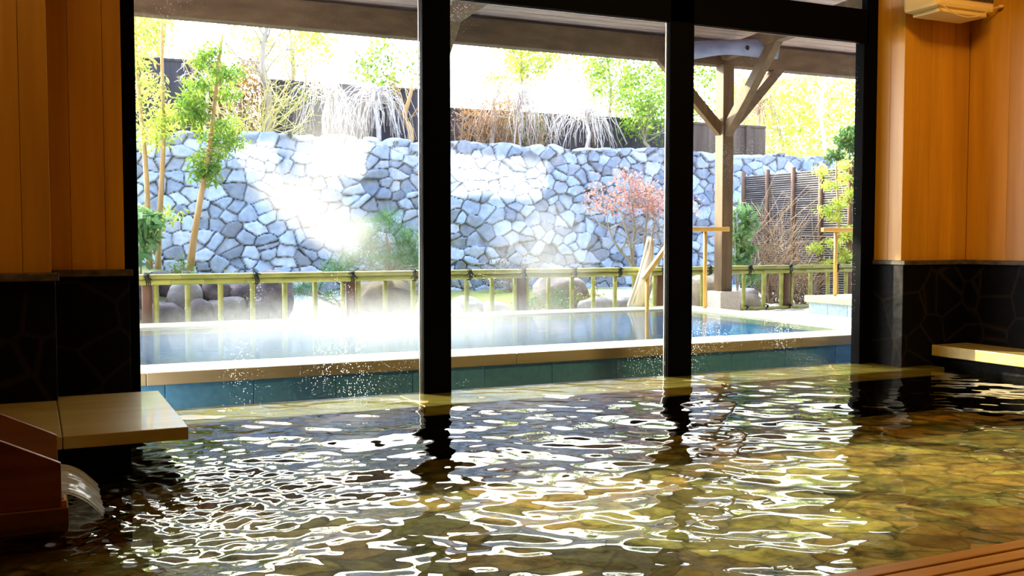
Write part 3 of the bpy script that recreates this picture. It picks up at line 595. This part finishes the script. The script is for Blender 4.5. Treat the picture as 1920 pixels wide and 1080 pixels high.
# stacked stone wall
def stone_wall():
    X0, X1, Z0, Z1, Yw = -2.0, 13.7, -.05, 2.47, 14.62
    sx, szz = .235, .17; r = np.random.default_rng(11)
    ncx, ncz = int((X1 - X0) / sx) + 3, int((Z1 - Z0) / szz) + 3
    cx = (np.arange(ncx)[:, None] - 1 + r.uniform(-.55, .55, (ncx, ncz))) * sx + X0 + (np.arange(ncz)[None] % 2) * sx * .5
    cz = (np.arange(ncz)[None] - 1 + r.uniform(-.5, .5, (ncx, ncz))) * szz + Z0
    ton = r.uniform(.5, 1.3, (ncx, ncz)); hue = r.uniform(-.06, .06, (ncx, ncz)); dep = r.uniform(-.02, .05, (ncx, ncz)); tx = r.normal(0, .14, (ncx, ncz)); tz = r.normal(0, .14, (ncx, ncz))
    dx = .017; xs = np.arange(X0, X1, dx); zs = np.arange(Z0, Z1 + .001, dx)
    X, Z = np.meshgrid(xs, zs, indexing='ij')
    wx = X + .014 * np.sin(Z * 11 + 2 * np.sin(X * 3)) + .004 * np.sin(X * 33 + Z * 27); wz = Z + .012 * np.sin(X * 9 + 1.5 * np.sin(Z * 5)) + .004 * np.sin(X * 37 - Z * 23)
    ci = np.clip(((wx - X0) / sx + 1).astype(int), 2, ncx - 3); cj = np.clip(np.round((wz - Z0) / szz + 1).astype(int), 2, ncz - 3)
    F1 = np.full(X.shape, 9.); F2 = np.full(X.shape, 9.); bi = np.zeros(X.shape, int); bj = np.zeros(X.shape, int)
    for di in range(-2, 3):
        for dj in range(-2, 3):
            i, j = ci + di, cj + dj; d = np.hypot((wx - cx[i, j]) * .85, (wz - cz[i, j]) * 1.15)
            near = d < F1; F2 = np.where(near, F1, np.minimum(F2, d)); bi = np.where(near, i, bi); bj = np.where(near, j, bj); F1 = np.where(near, d, F1)
    e = np.clip((F2 - F1) / .034, 0, 1); h = np.sqrt(1 - (1 - e) ** 2)
    out = h * (.055 + dep[bi, bj]) + h * ((wx - cx[bi, bj]) * tx[bi, bj] + (wz - cz[bi, bj]) * tz[bi, bj])
    g = np.clip((F2 - F1) / .02, 0, 1)[..., None]
    t = ton[bi, bj]; hu = hue[bi, bj]
    col = np.stack([t * (.96 + hu), t * .98, t * (1.04 - hu)], -1) * g + np.array([.13, .10, .07]) * (1 - g)
    ztop = 2.44 + .05 * np.sin(X * 2.1) + dep[bi, bj] * 1.2
    Zp = np.where(Z > Z1 - .35, Z0 + (Z - Z0) * 1.0 + (Z - (Z1 - .35)) / .35 * (ztop - Z1), Z)
    Yp = Yw - out + (Z - Z0) * .05
    nx, nz = X.shape; I = np.arange(nx * nz).reshape(nx, nz)
    m = MB().add(np.stack([X, Yp, Zp], -1).reshape(-1, 3), np.stack([I[:-1, :-1], I[1:, :-1], I[1:, 1:], I[:-1, 1:]], -1).reshape(-1, 4), col.reshape(-1, 3))
    # sloping back of the topmost course, then the core
    top = np.stack([X[:, -1], Yp[:, -1], Zp[:, -1]], -1); back = top + np.array([0, .35, 0]); back[:, 2] += .01
    m.add(np.concatenate([top, back]), np.stack([np.arange(nx - 1), np.arange(1, nx), np.arange(1, nx) + nx, np.arange(nx - 1) + nx], 1), np.concatenate([col[:, -1], col[:, -1]]))
    m.box(X0, X1 - .02, 14.8, 15.3, -.1, 2.40, .5)
    for k in range(34):
        x = X0 + .2 + k * .46 + r.uniform(-.1, .1); m.rock((x, 14.86, 2.42), (r.uniform(.12, .24), .16, r.uniform(.05, .10)), 200 + k, .3, np.array([.9, .94, 1.0]) * r.uniform(.7, 1.1), .15)
    return m.build('stone_wall', 'wall_stone', smooth=True, label='tall retaining wall of stacked blue grey stones behind the garden', cat='stone wall')
stone_wall()

# fences on the terrace
def board_fence(x0, x1, y, z1, label, m='dark_board', bw=.15):
    t = thing('board_fence', ((x0 + x1) / 2, y, 2.42), label, 'fence')
    mb = MB(); x = x0; r = random.Random(int(x0 * 10))
    while x < x1 - .01: mb.box(x, min(x + bw, x1), y - .012, y + .012, 2.42, z1, r.uniform(.8, 1.2)); x += bw
    mb.build('boards', m, t)
    B(x0, x1, y - .03, y + .03, z1, z1 + .04).build('cap_rail', m, t)
    x = x0 + .05
    while x < x1:
        B(x - .045, x + .045, y - .06, y - .012, 2.42, z1 + .03).build('post', 'brown_board', t); x += 1.6
board_fence(-1, 2.7, 16.0, 3.62, 'tall dark board fence on the terrace behind the bamboo stems at the left')
board_fence(3.27, 6.0, 16.05, 3.42, 'dark board fence on the terrace behind the pale weeping twigs')
board_fence(6.0, 10.9, 16.1, 3.15, 'lower dark board fence on the terrace across the middle window')
board_fence(10.95, 13.05, 16.0, 3.13, 'brown board fence panel on the terrace right of the forked post', 'brown_board')
# reed screen
rs = thing('reed_screen', (10.9, 12.6, 0), 'tall grey reed screen with dark poles at the right', 'screen')
ys = [11.40, 12.02, 12.64, 13.26, 13.88]
for a, b in zip(ys, ys[1:]):
    m = MB(); z = .15
    while z < 2.02: m.tube([(10.9, a + .03, z), (10.9, b - .03, z)], .0135, 6, random.uniform(.7, 1.4)); z += .0345
    m.build('reed_panel', 'reed', rs)
    B(10.925, 10.945, a, b, .1, 2.03, .35).build('backing', 'dark_board', rs)
for p in ys: MB().tube([(10.88, p, 0), (10.88, p, 2.1)], .038, 10).build('pole', 'fence_post', rs, smooth=True)

# ================================================================== boulders
def boulder(x, y, r, seed, label, m='rock', tone=1.0, dz=0.0, group=None, amp=.32):
    z = float(gz(x, y)) + r[2] * .55 + dz
    MB().rock((x, y, z), r, seed, amp, tone, .12).build('boulder', m, smooth=True, label=label, cat='rock', group=group)
G1 = 'dark boulders stacked on the left bank'
bank = [(.95, 11.75, .17, 0), (1.32, 11.72, .19, 0), (1.68, 11.75, .17, 0), (2.0, 11.8, .2, 0), (2.35, 11.78, .2, 0), (1.12, 11.85, .17, .22), (1.52, 11.88, .18, .2), (1.9, 11.92, .17, .24), (2.22, 11.95, .2, .2),
        (.9, 12.15, .18, .34), (1.35, 12.2, .19, .3), (1.75, 12.25, .16, .34)]
ORD = ('first', 'second', 'third', 'fourth', 'fifth')
BL = [f'dark rounded boulder, {ORD[k]} from the left in the bottom row of the left rock pile' for k in range(5)] + [f'dark rounded boulder, {ORD[k]} from the left in the middle row of the left rock pile' for k in range(4)] + [f'dark boulder, {ORD[k]} from the left in the top row of the left rock pile' for k in range(3)]
for i, (x, y, q, dz) in enumerate(bank):
    boulder(x, y, (q * 1.05, q * .8, q), 30 + i, BL[i], 'rock_lava' if i % 3 else 'rock', random.uniform(.7, 1.1), dz - float(gz(x, y)) + .02, G1)
boulder(2.52, 11.9, (.24, .2, .34), 50, 'upright dark boulder at the end of the left rock pile', 'rock_lava', .9, 0)
boulder(4.15, 12.7, (.42, .3, .22), 51, 'brown mossy rock at the foot of the pine shrub', 'rock', np.array([.75, .62, .4]))
boulder(4.95, 11.75, (.26, .2, .15), 52, 'pale rounded rock behind the fence right of the left mullion', 'rock', 1.4)
boulder(5.28, 11.7, (.20, .17, .11), 53, 'small pale rock beside the thick middle fence post', 'rock', 1.4)
boulder(6.55, 12.3, (.40, .3, .27), 54, 'large tan boulder rising from the moss in the middle window', 'rock', np.array([1.2, 1.02, .86]), .05)
boulder(6.85, 11.7, (.30, .18, .12), 55, 'flat grey rock on the moss near the leaning straw bundle', 'rock', 1.0)
boulder(7.25, 11.65, (.22, .17, .13), 56, 'grey rock at the foot of the straw bundle', 'rock', .95)
boulder(8.45, 11.75, (.30, .22, .30), 57, 'tan boulder left of the stone block and post', 'rock', np.array([1.3, 1.1, .8]))
boulder(9.15, 11.7, (.28, .2, .14), 58, 'low sunlit rock behind the fence right of the post', 'rock', np.array([1.3, 1.15, .95]))
boulder(9.55, 12.3, (.3, .25, .14), 59, 'white rock on the gravel before the reed screen', 'rock', 1.5)

# ================================================================== plants
def wobble(p0, p1, n, amp, seed):
    r = np.random.default_rng(seed); a = np.linspace(0, 1, n)[:, None]
    P = np.array(p0) * (1 - a) + np.array(p1) * a
    ph = r.uniform(0, 6, 3); return P + amp * np.sin(a * 5 + ph) * np.sin(a * PI)
def branch_set(m, base, n, L, rad, up, seed, sub=3, spread=1.0, droop=0.0, tone=1.0, nseg=6):
    """n limbs fanning from base points (list); each with sub twigs; returns tips"""
    r = np.random.default_rng(seed); tips = []
    for i in range(n):
        b = np.array(base[i % len(base)], float); d = np.array([r.normal() * spread, r.normal() * spread, up]); d /= np.linalg.norm(d)
        l = L * r.uniform(.6, 1.15); a = np.linspace(0, 1, nseg)[:, None]; s = r.normal(size=3) * .12 * l
        P = b + d * l * a + s * np.sin(a * PI) + np.array([0, 0, -droop * l]) * a ** 2
        m.tube(P, np.linspace(rad, rad * .35, nseg), 4, tone, False)
        for k in range(sub):
            t = r.integers(1, nseg); q = P[t]; d2 = d + r.normal(size=3) * .7 * spread; d2 /= np.linalg.norm(d2); l2 = l * r.uniform(.3, .6)
            P2 = q + d2 * l2 * a + np.array([0, 0, -droop * l2]) * a ** 2
            m.tube(P2, np.linspace(rad * .5, rad * .25, nseg), 3, tone, False); tips.append(P2[-1]); tips.append(P2[nseg // 2])
        tips.append(P[-1])
    return np.array(tips)
def cluster(cs, n, rad, seed, flat=1.0):
    r = np.random.default_rng(seed); cs = np.asarray(cs); c = cs[r.integers(0, len(cs), n)]
    d = r.normal(size=(n, 3)); d /= np.linalg.norm(d, axis=1)[:, None]; d *= (rad * r.uniform(0, 1, n) ** .5)[:, None]; d[:, 2] *= flat
    return c + d

def slender_tree(name, stems, puffs, nleaf, prad, leaf, bark, label, cat, L=.09, W=.025, seed=1, rad=.03, droop=.6, flat=.6, group=None):
    b = stems[0][0]; t = thing(name, b, label, cat, group)
    for i, (p0, p1) in enumerate(stems):
        a = wobble(p0, p1, 14, .03, seed + i); MB().tube(a, np.linspace(rad, rad * .35, 14), 8).build('trunk' if i == 0 else 'stem', bark, t, smooth=True)
    m = MB(); r = np.random.default_rng(seed)
    for q in puffs:
        s = stems[r.integers(0, len(stems))]; k = np.clip((q[2] - .1 - s[0][2]) / (s[1][2] - s[0][2] + 1e-6), .1, .98); o = np.array(s[0]) * (1 - k) + np.array(s[1]) * k
        m.tube(wobble(o, q, 5, .03, seed), np.linspace(rad * .25, rad * .1, 5), 4, 1, False)
    m.build('branches', bark, t, smooth=True)
    MB().leaves(cluster(puffs, nleaf, prad, seed, flat), L, W, droop=droop, r=np.random.default_rng(seed)).build('foliage', leaf, t, kind='stuff')
    return t
def ring(cx, cy, z0, z1, n, rad, seed):
    r = np.random.default_rng(seed); return [(cx + r.normal() * rad, cy + r.normal() * rad * .6, z0 + (z1 - z0) * (k + .5) / n) for k in range(n)]

slender_tree('slender_tree', [((1.27, 12.8, .62), (1.15, 12.8, 3.9)), ((1.36, 12.75, .62), (1.48, 12.8, 3.9))], ring(1.25, 12.8, 2.1, 3.9, 13, .22, 1) + ring(1.25, 12.8, 1.1, 1.3, 3, .12, 2) + [(1.5, 12.8, 2.3), (1.55, 12.8, 2.5), (1.3, 12.7, 2.2)], 2600, .26, 'leaf_yellow', 'bark',
             'twin ochre stemmed slender tree at the left edge of the window', 'tree', seed=3, rad=.038)
slender_tree('slender_tree', [((1.72, 12.7, .60), (2.14, 12.7, 3.45))], [(1.95 + random.uniform(-.28, .28) + .1 * (z - 2), 12.7 + random.uniform(-.15, .15), z) for z in np.linspace(1.75, 3.25, 16)], 3600, .21, 'leaf_green', 'bark',
             'leaning slender tree with ochre trunk and dense green foliage', 'tree', seed=5, rad=.045)
slender_tree('broadleaf_shrub', [((1.12, 12.4, .5), (1.2, 12.4, 1.5))], [(1.1, 12.35, 1.1), (1.25, 12.35, 1.2), (1.05, 12.35, 1.3), (1.2, 12.35, 1.0), (1.1, 12.35, .8)], 260, .17, 'leaf_glossy', 'bark', 'large leaved green shrub around the foot of the twin stems', 'shrub', L=.16, W=.07, seed=8, rad=.012)
# pine shrub
t = thing('pine_shrub', (4.2, 12.6, .15), 'rounded green pine shrub in front of the stone wall by the left mullion', 'shrub')
m = MB(); m.tube(wobble((4.25, 12.6, .2), (4.15, 12.6, 1.0), 8, .05, 1), np.linspace(.06, .02, 8), 8)
puf = [(3.85, 12.6, 1.08), (4.15, 12.6, 1.2), (4.4, 12.6, 1.0), (4.5, 12.6, .82), (3.72, 12.6, .72), (4.0, 12.5, .72), (4.3, 12.5, .72), (3.5, 12.6, .60), (3.9, 12.6, .9), (4.6, 12.6, .66)]
for q in puf: m.tube(wobble((4.2, 12.6, .5), q, 5, .03, 4), [.02, .015, .012, .009, .006], 5)
m.build('trunk', 'bark_grey', t, smooth=True); MB().leaves(cluster(puf, 7500, .24, 6, .7), .10, .006, droop=-.7).build('needles', 'leaf_pine', t, kind='stuff')
t = thing('low_pine', (2.95, 12.2, .1), 'small drooping pine low behind the fence in the steam', 'shrub')
m = MB(); puf = [(2.7, 12.2, .42), (2.9, 12.2, .36), (3.1, 12.2, .4), (3.3, 12.2, .28)]
for q in puf: m.tube(wobble((3.5, 12.3, .1), q, 5, .03, 4), [.02, .015, .012, .009, .006], 5)
m.build('trunk', 'bark_grey', t, smooth=True); MB().leaves(cluster(puf, 1100, .15, 6, .6), .09, .006).build('needles', 'leaf_pine', t, kind='stuff')
# red maple
t = thing('maple_tree', (8.05, 12.6, .1), 'bare multi stemmed maple with a few dry reddish leaves', 'tree')
m = MB(); st = []
for k, (dx, dz) in enumerate(((-.35, 1.35), (-.12, 1.5), (.1, 1.45), (.3, 1.3), (-.55, 1.1), (.5, 1.1))):
    P = wobble((8.0 + .03 * k, 12.6, .1), (8.05 + dx, 12.6 + .1 * (k % 2), dz), 8, .04, k); m.tube(P, np.linspace(.03, .012, 8), 6); st += [P[-1], P[5]]
tips = branch_set(m, st, 46, .55, .008, 1.0, 12, 5, .9, .1); m.build('branches', 'bark_grey', t, smooth=True)
MB().leaves(cluster(tips[tips[:, 2] > 1.35], 1500, .13, 3), .05, .035).build('foliage', 'leaf_red', t, kind='stuff')
# straw bundle
m = MB(); t = thing('straw_bundle', (6.98, 10.98, .13), 'sunlit pale straw bundle leaning in front of the bamboo fence', 'straw bundle')
r = np.random.default_rng(5)
for k in range(90):
    th = r.uniform(0, 2 * PI); q = r.uniform(0, 1) ** .5; b = np.array([6.93 + .13 * q * math.cos(th), 10.98 + .07 * q * math.sin(th), .12 + r.uniform(0, .05)])
    tp = np.array([7.16 + .045 * q * math.cos(th), 11.0 + .04 * q * math.sin(th), .95 + r.uniform(-.12, .06)]); a = np.linspace(0, 1, 5)[:, None]
    m.tube(b * (1 - a) + tp * a + np.array([.03, 0, 0]) * np.sin(a * PI), .009, 5, r.uniform(.8, 1.15))
m.build('straws', 'straw', t, smooth=True)
MB().tube([(6.95, 10.98, .12), (7.05, 10.99, .5), (7.15, 11.0, .9)], [.11, .075, .04], 10).build('core', 'straw', t, smooth=True)
# right hand shrubs and tree
slender_tree('broadleaf_shrub', [((9.1, 11.75, 0), (9.2, 11.75, 1.35)), ((9.15, 11.75, 0), (9.0, 11.7, 1.2))], [(9.2 + random.uniform(-.16, .2), 11.75, z) for z in np.linspace(.45, 1.4, 11)], 620, .17, 'leaf_glossy', 'bark_grey', 'green large leaved shrub just right of the eave post', 'shrub', L=.13, W=.06, seed=21, rad=.014)
t = thing('bare_bush', (9.9, 12.0, 0), 'bare tan branching bush before the reed screen', 'bush')
m = MB(); branch_set(m, [(9.9, 12.0, 0), (9.95, 12.05, .02), (10.0, 11.95, 0)], 46, 1.25, .010, 2.6, 4, 6, .9, .05, 1); m.build('branches', 'twig_brown', t)
t = thing('dry_bush', (10.35, 11.75, 0), 'low rusty twiggy bush behind the right end of the bamboo fence', 'bush')
m = MB(); tips = branch_set(m, [(10.35, 11.75, 0), (10.25, 11.8, 0)], 40, .75, .007, 2.0, 5, 6, .9, .05, 1); m.build('branches', 'twig_brown', t)
MB().leaves(cluster(tips, 500, .08, 5), .03, .02).build('foliage', 'leaf_rust', t, kind='stuff')
slender_tree('slender_tree', [((10.62, 11.35, 0), (10.55, 11.35, 2.1))], [(10.55 + random.uniform(-.32, .32), 11.4 + random.uniform(-.1, .1), z) for z in list(np.linspace(1.3, 2.05, 9)) + list(np.linspace(.6, 1.1, 7))], 2300, .15, 'leaf_yellow', 'bark', 'small bright green tree before the reed screen at the right', 'tree', seed=31, rad=.03, L=.08, W=.022)
slender_tree('leafy_tree', [((11.9, 12.5, 0), (11.9, 12.5, 2.6))], [(11.9 + random.uniform(-.3, .3), 12.5, z) for z in np.linspace(2.2, 2.7, 6)], 900, .2, 'leaf_dark', 'bark_grey', 'dark leafed tree top rising behind the reed screen at the right frame', 'tree', seed=33, L=.09, W=.05)
# moss tufts and low shrubs
for i, (x, y, q, mm, lab) in enumerate(((5.1, 13.9, .42, 'leaf_rust', 'low brownish bush at the wall foot right of the left mullion'), (4.75, 13.6, .40, 'leaf_moss', 'low olive bush at the wall foot beside the left mullion'), (6.6, 14.0, .38, 'leaf_rust', 'thin dry shrub against the wall above the tan boulder'),
        (5.9, 11.85, .16, 'leaf_glossy', 'low green groundcover clump behind the middle fence pickets'), (6.3, 11.8, .17, 'leaf_glossy', 'grey green groundcover clump before the tan boulder'), (6.75, 11.95, .15, 'leaf_moss', 'mossy clump right of the tan boulder'), (2.1, 12.6, .2, 'leaf_green', 'green creeping plant on top of the left rock pile'), (1.6, 12.4, .16, 'leaf_green', 'green creeping plant at the foot of the leaning tree'), (4.7, 12.2, .22, 'leaf_glossy', 'small leafy bush behind the fence beside the left mullion'))):
    z = float(gz(x, y)); t = thing('low_shrub', (x, y, z), lab, 'shrub'); m = MB()
    tips = branch_set(m, [(x, y, z)], 16, q * 1.4, .006, 1.3, 60 + i, 4, 1.1); m.build('stems', 'twig_brown', t)
    MB().leaves(cluster(tips, int(900 * q + 250), q * .3, 70 + i), .035, .018).build('foliage', mm, t, kind='stuff')

# weeping bare trees on the terrace
def weeping(x, y, h, wd, n, seed, label, m='twig_white', drop=1.0):
    t = thing('weeping_tree', (x, y, 2.42), label, 'tree'); r = np.random.default_rng(seed)
    MB().tube(wobble((x, y, 2.42), (x, y, 2.42 + h), 8, .04, seed), np.linspace(.035, .018, 8), 6).build('trunk', m, t, smooth=True)
    mb = MB()
    for k in range(n):
        z0 = 2.42 + h * r.uniform(.7, 1.0); th = r.uniform(0, 2 * PI); R = wd * r.uniform(.3, 1); a = np.linspace(0, 1, 9); up = h * r.uniform(.1, .35); dr = h * r.uniform(.5, 1.05) * drop
        jit = r.normal(0, .02, (9, 3)); P = np.stack([x + R * math.cos(th) * a ** .7, y + R * .6 * math.sin(th) * a ** .7, z0 + up * np.sin(a * 2.2) - dr * a ** 2.2], 1) + jit
        P[:, 2] = np.maximum(P[:, 2], 2.45)
        mb.tube(P, np.linspace(.009, .0035, 9), 3, r.uniform(.8, 1.1), False)
    mb.build('twigs', m, t)
weeping(4.15, 15.5, .95, .75, 70, 1, 'pale bare weeping tree on the terrace above the steam')
weeping(4.95, 15.4, .9, .8, 95, 2, 'dense pale weeping tree on the terrace left of the mullion')
weeping(7.45, 15.5, 1.05, .95, 120, 3, 'pale weeping tree on the terrace in the middle window')
weeping(8.75, 15.5, .8, .8, 90, 4, 'smaller pale weeping tree before the low dark fence')
weeping(2.35, 15.5, 1.2, .5, 40, 5, 'pale bare tree on the terrace between the two ochre trunks', drop=.2)
weeping(13.2, 16.4, 1.4, .8, 60, 6, 'bare reddish weeping tree at the end of the brown fence', 'twig_brown')
def trunk_tree(x, y, h, label, seed, m='bark_grey', rad=.07, nb=14, name='bare_tree', leaf=None, nl=0, L=1.0):
    t = thing(name, (x, y, 2.42), label, 'tree'); P = wobble((x, y, 2.42), (x + .05, y, 2.42 + h), 10, .08, seed)
    MB().tube(P, np.linspace(rad, rad * .4, 10), 8).build('trunk', m, t, smooth=True); mb = MB()
    tips = branch_set(mb, [P[k] for k in range(4, 10)], nb, L, rad * .22, 1.0, seed, 4, .8); mb.build('branches', m, t)
    if leaf: MB().leaves(cluster(tips, nl, .22, seed), .09, .05).build('foliage', leaf, t, kind='stuff')
trunk_tree(3.17, 15.3, 1.7, 'grey bare tree with forked branches behind the leaning slender tree', 11)
trunk_tree(5.43, 15.3, 1.0, 'ochre tree trunk on the terrace beside the left mullion', 12, 'bark', .06, 8, L=.6)
trunk_tree(6.9, 15.4, .9, 'thin brown trunk in the rusty thicket right of the mullion', 13, 'bark_grey', .05, 8, L=.5)
trunk_tree(4.0, 17.5, 2.6, 'yellow green leafed tree rising above the weeping twigs', 14, 'bark_grey', .06, 16, 'leafy_tree', 'leaf_yellow', 3000)
trunk_tree(5.3, 16.4, 1.1, 'small green leafed tree left of the mullion above the fence', 15, 'bark_grey', .04, 12, 'leafy_tree', 'leaf_green', 1500, .6)
trunk_tree(8.3, 17.3, 2.3, 'green and yellow tree top in the middle window', 16, 'bark_grey', .05, 16, 'leafy_tree', 'leaf_yellow', 3600, .9)
trunk_tree(10.3, 17.5, 2.3, 'tall loose leafed tree above the fence near the right mullion', 17, 'bark_grey', .05, 18, 'leafy_tree', 'leaf_green', 3200, .9)
trunk_tree(9.95, 15.4, .7, 'bushy bright green tree on the terrace at the right mullion', 18, 'bark_grey', .04, 22, 'leafy_tree', 'leaf_green', 1700, .8)
trunk_tree(11.6, 17, 1.9, 'green leafed tree seen left of the forked post', 19, 'bark_grey', .04, 16, 'leafy_tree', 'leaf_green', 2600, .8)
trunk_tree(2.0, 17.5, 2.2, 'pale yellow leafed tree at the upper left', 20, 'bark_grey', .05, 16, 'leafy_tree', 'leaf_yellow', 3600, .9)
# golden conifer branches, hedge, rusty thicket, yellow grove
t = thing('golden_shrub', (3.1, 15.15, 2.42), 'golden twigged shrub leaning over the top of the stone wall', 'shrub')
m = MB(); tips = branch_set(m, [(3.0, 15.1, 2.40), (3.1, 15.1, 2.45)], 26, 1.2, .014, .8, 31, 6, .75); tips = tips + np.array([.35, 0, 0]) * (tips[:, 2:3] - 2.4); m.build('branches', 'twig_gold', t)
MB().leaves(cluster(tips, 1500, .1, 8), .06, .015).build('foliage', 'leaf_moss', t, kind='stuff')
def mass(name, x0, x1, y0, y1, z0, z1, n, leaf, label, cat, L, W, seed, tw='twig_brown', ntw=30, kind=None):
    r = np.random.default_rng(seed); t = thing(name, ((x0 + x1) / 2, (y0 + y1) / 2, z0), label, cat)
    m = MB(); branch_set(m, [(r.uniform(x0, x1), (y0 + y1) / 2, z0) for _ in range(12)], ntw, (z1 - z0) * .9, .012, 2.2, seed, 5, .8); m.build('branches', tw, t)
    P = np.stack([r.uniform(x0, x1, n), r.uniform(y0, y1, n), z0 + (z1 - z0) * r.uniform(0, 1, n) ** .8], 1)
    P[:, 2] += .12 * (z1 - z0) * np.sin(P[:, 0] * 3.1) * np.sin(P[:, 0] * 1.3 + 1) * (P[:, 2] - z0) / (z1 - z0)
    MB().leaves(P, L, W, r=r).build('foliage', leaf, t, kind='stuff')
mass('clipped_hedge', 2.5, 3.26, 15.8, 16.3, 2.42, 3.72, 3200, 'leaf_rust', 'brownish hedge standing higher than the dark fence at the left', 'hedge', .06, .035, 41)
mass('rusty_thicket', 6.3, 7.3, 15.2, 15.7, 2.42, 3.3, 1700, 'leaf_rust', 'rusty brown thicket on the terrace right of the left mullion', 'bush', .05, .02, 42)
mass('tangled_thicket', 7.1, 8.0, 15.2, 15.8, 2.42, 3.1, 600, 'leaf_moss', 'tangled olive thicket on the terrace in the middle window', 'bush', .05, .02, 43)
for i, (x0, x1, z0, z1, lab) in enumerate(((14.0, 15.4, 2.4, 4.4, 'yellow green tree mass right of the forked post'), (15.4, 17.0, 2.4, 4.8, 'bright yellow tree mass in the upper right window corner'), (17.0, 18.8, 2.4, 4.6, 'yellow tree mass hidden partly by the right frame'))):
    mass('yellow_tree', x0, x1, 17.5, 19, z0, z1, 3200, 'leaf_yellow', lab, 'tree', .12, .06, 50 + i, 'bark_grey', 14)
mass('green_hedge', 13.2, 16.5, 15.4, 16.2, 2.2, 2.75, 1600, 'leaf_yellow', 'low yellow green hedge on the wall top above the reed screen', 'hedge', .08, .04, 60)
trunk_tree(15.1, 16.6, 2.3, 'thin pale trunk before the yellow trees at the right', 61, 'twig_white', .05, 8, L=1.1)

# ================================================================== steam over the outdoor pool
def steam(c, r, m, rot=0, label='', name='steam_cloud'):
    V = ICO_V * np.array(r)
    o = MB().add(V, ICO_F).build(name, m, label=label, cat='steam', kind='stuff')
    o.location = c
    o.data.transform(Matrix.Translation((0, 0, -r[2]))) ; o.rotation_euler = (0, rot, 0)
    return o
M['steam_beam'] = steammat('sunlit steam', 1.25, 1.1, .40)
M['steam_plume'] = steammat('thin sunlit steam', .6, 1.0, .36)
M['steam_low'] = steammat('low steam', .5, 1.3, .26, (.86, .94, 1), .1)
steam((2.55, 9.3, 1.12), (1.05, .8, .34), M['steam_beam'], math.radians(34), 'bright sunlit steam drifting before the stone wall')
steam((2.65, 9.6, 2.0), (.5, .6, .95), M['steam_plume'], math.radians(10), 'thin sunlit plume of steam rising to the terrace')
steam((4.9, 9.6, .9), (.8, .8, .7), M['steam_plume'], 0, 'faint steam before the wall right of the left mullion')
steam((3.1, 8.7, .14), (3.1, 1.5, .45), M['steam_low'], 0, 'low steam haze over the outdoor pool')
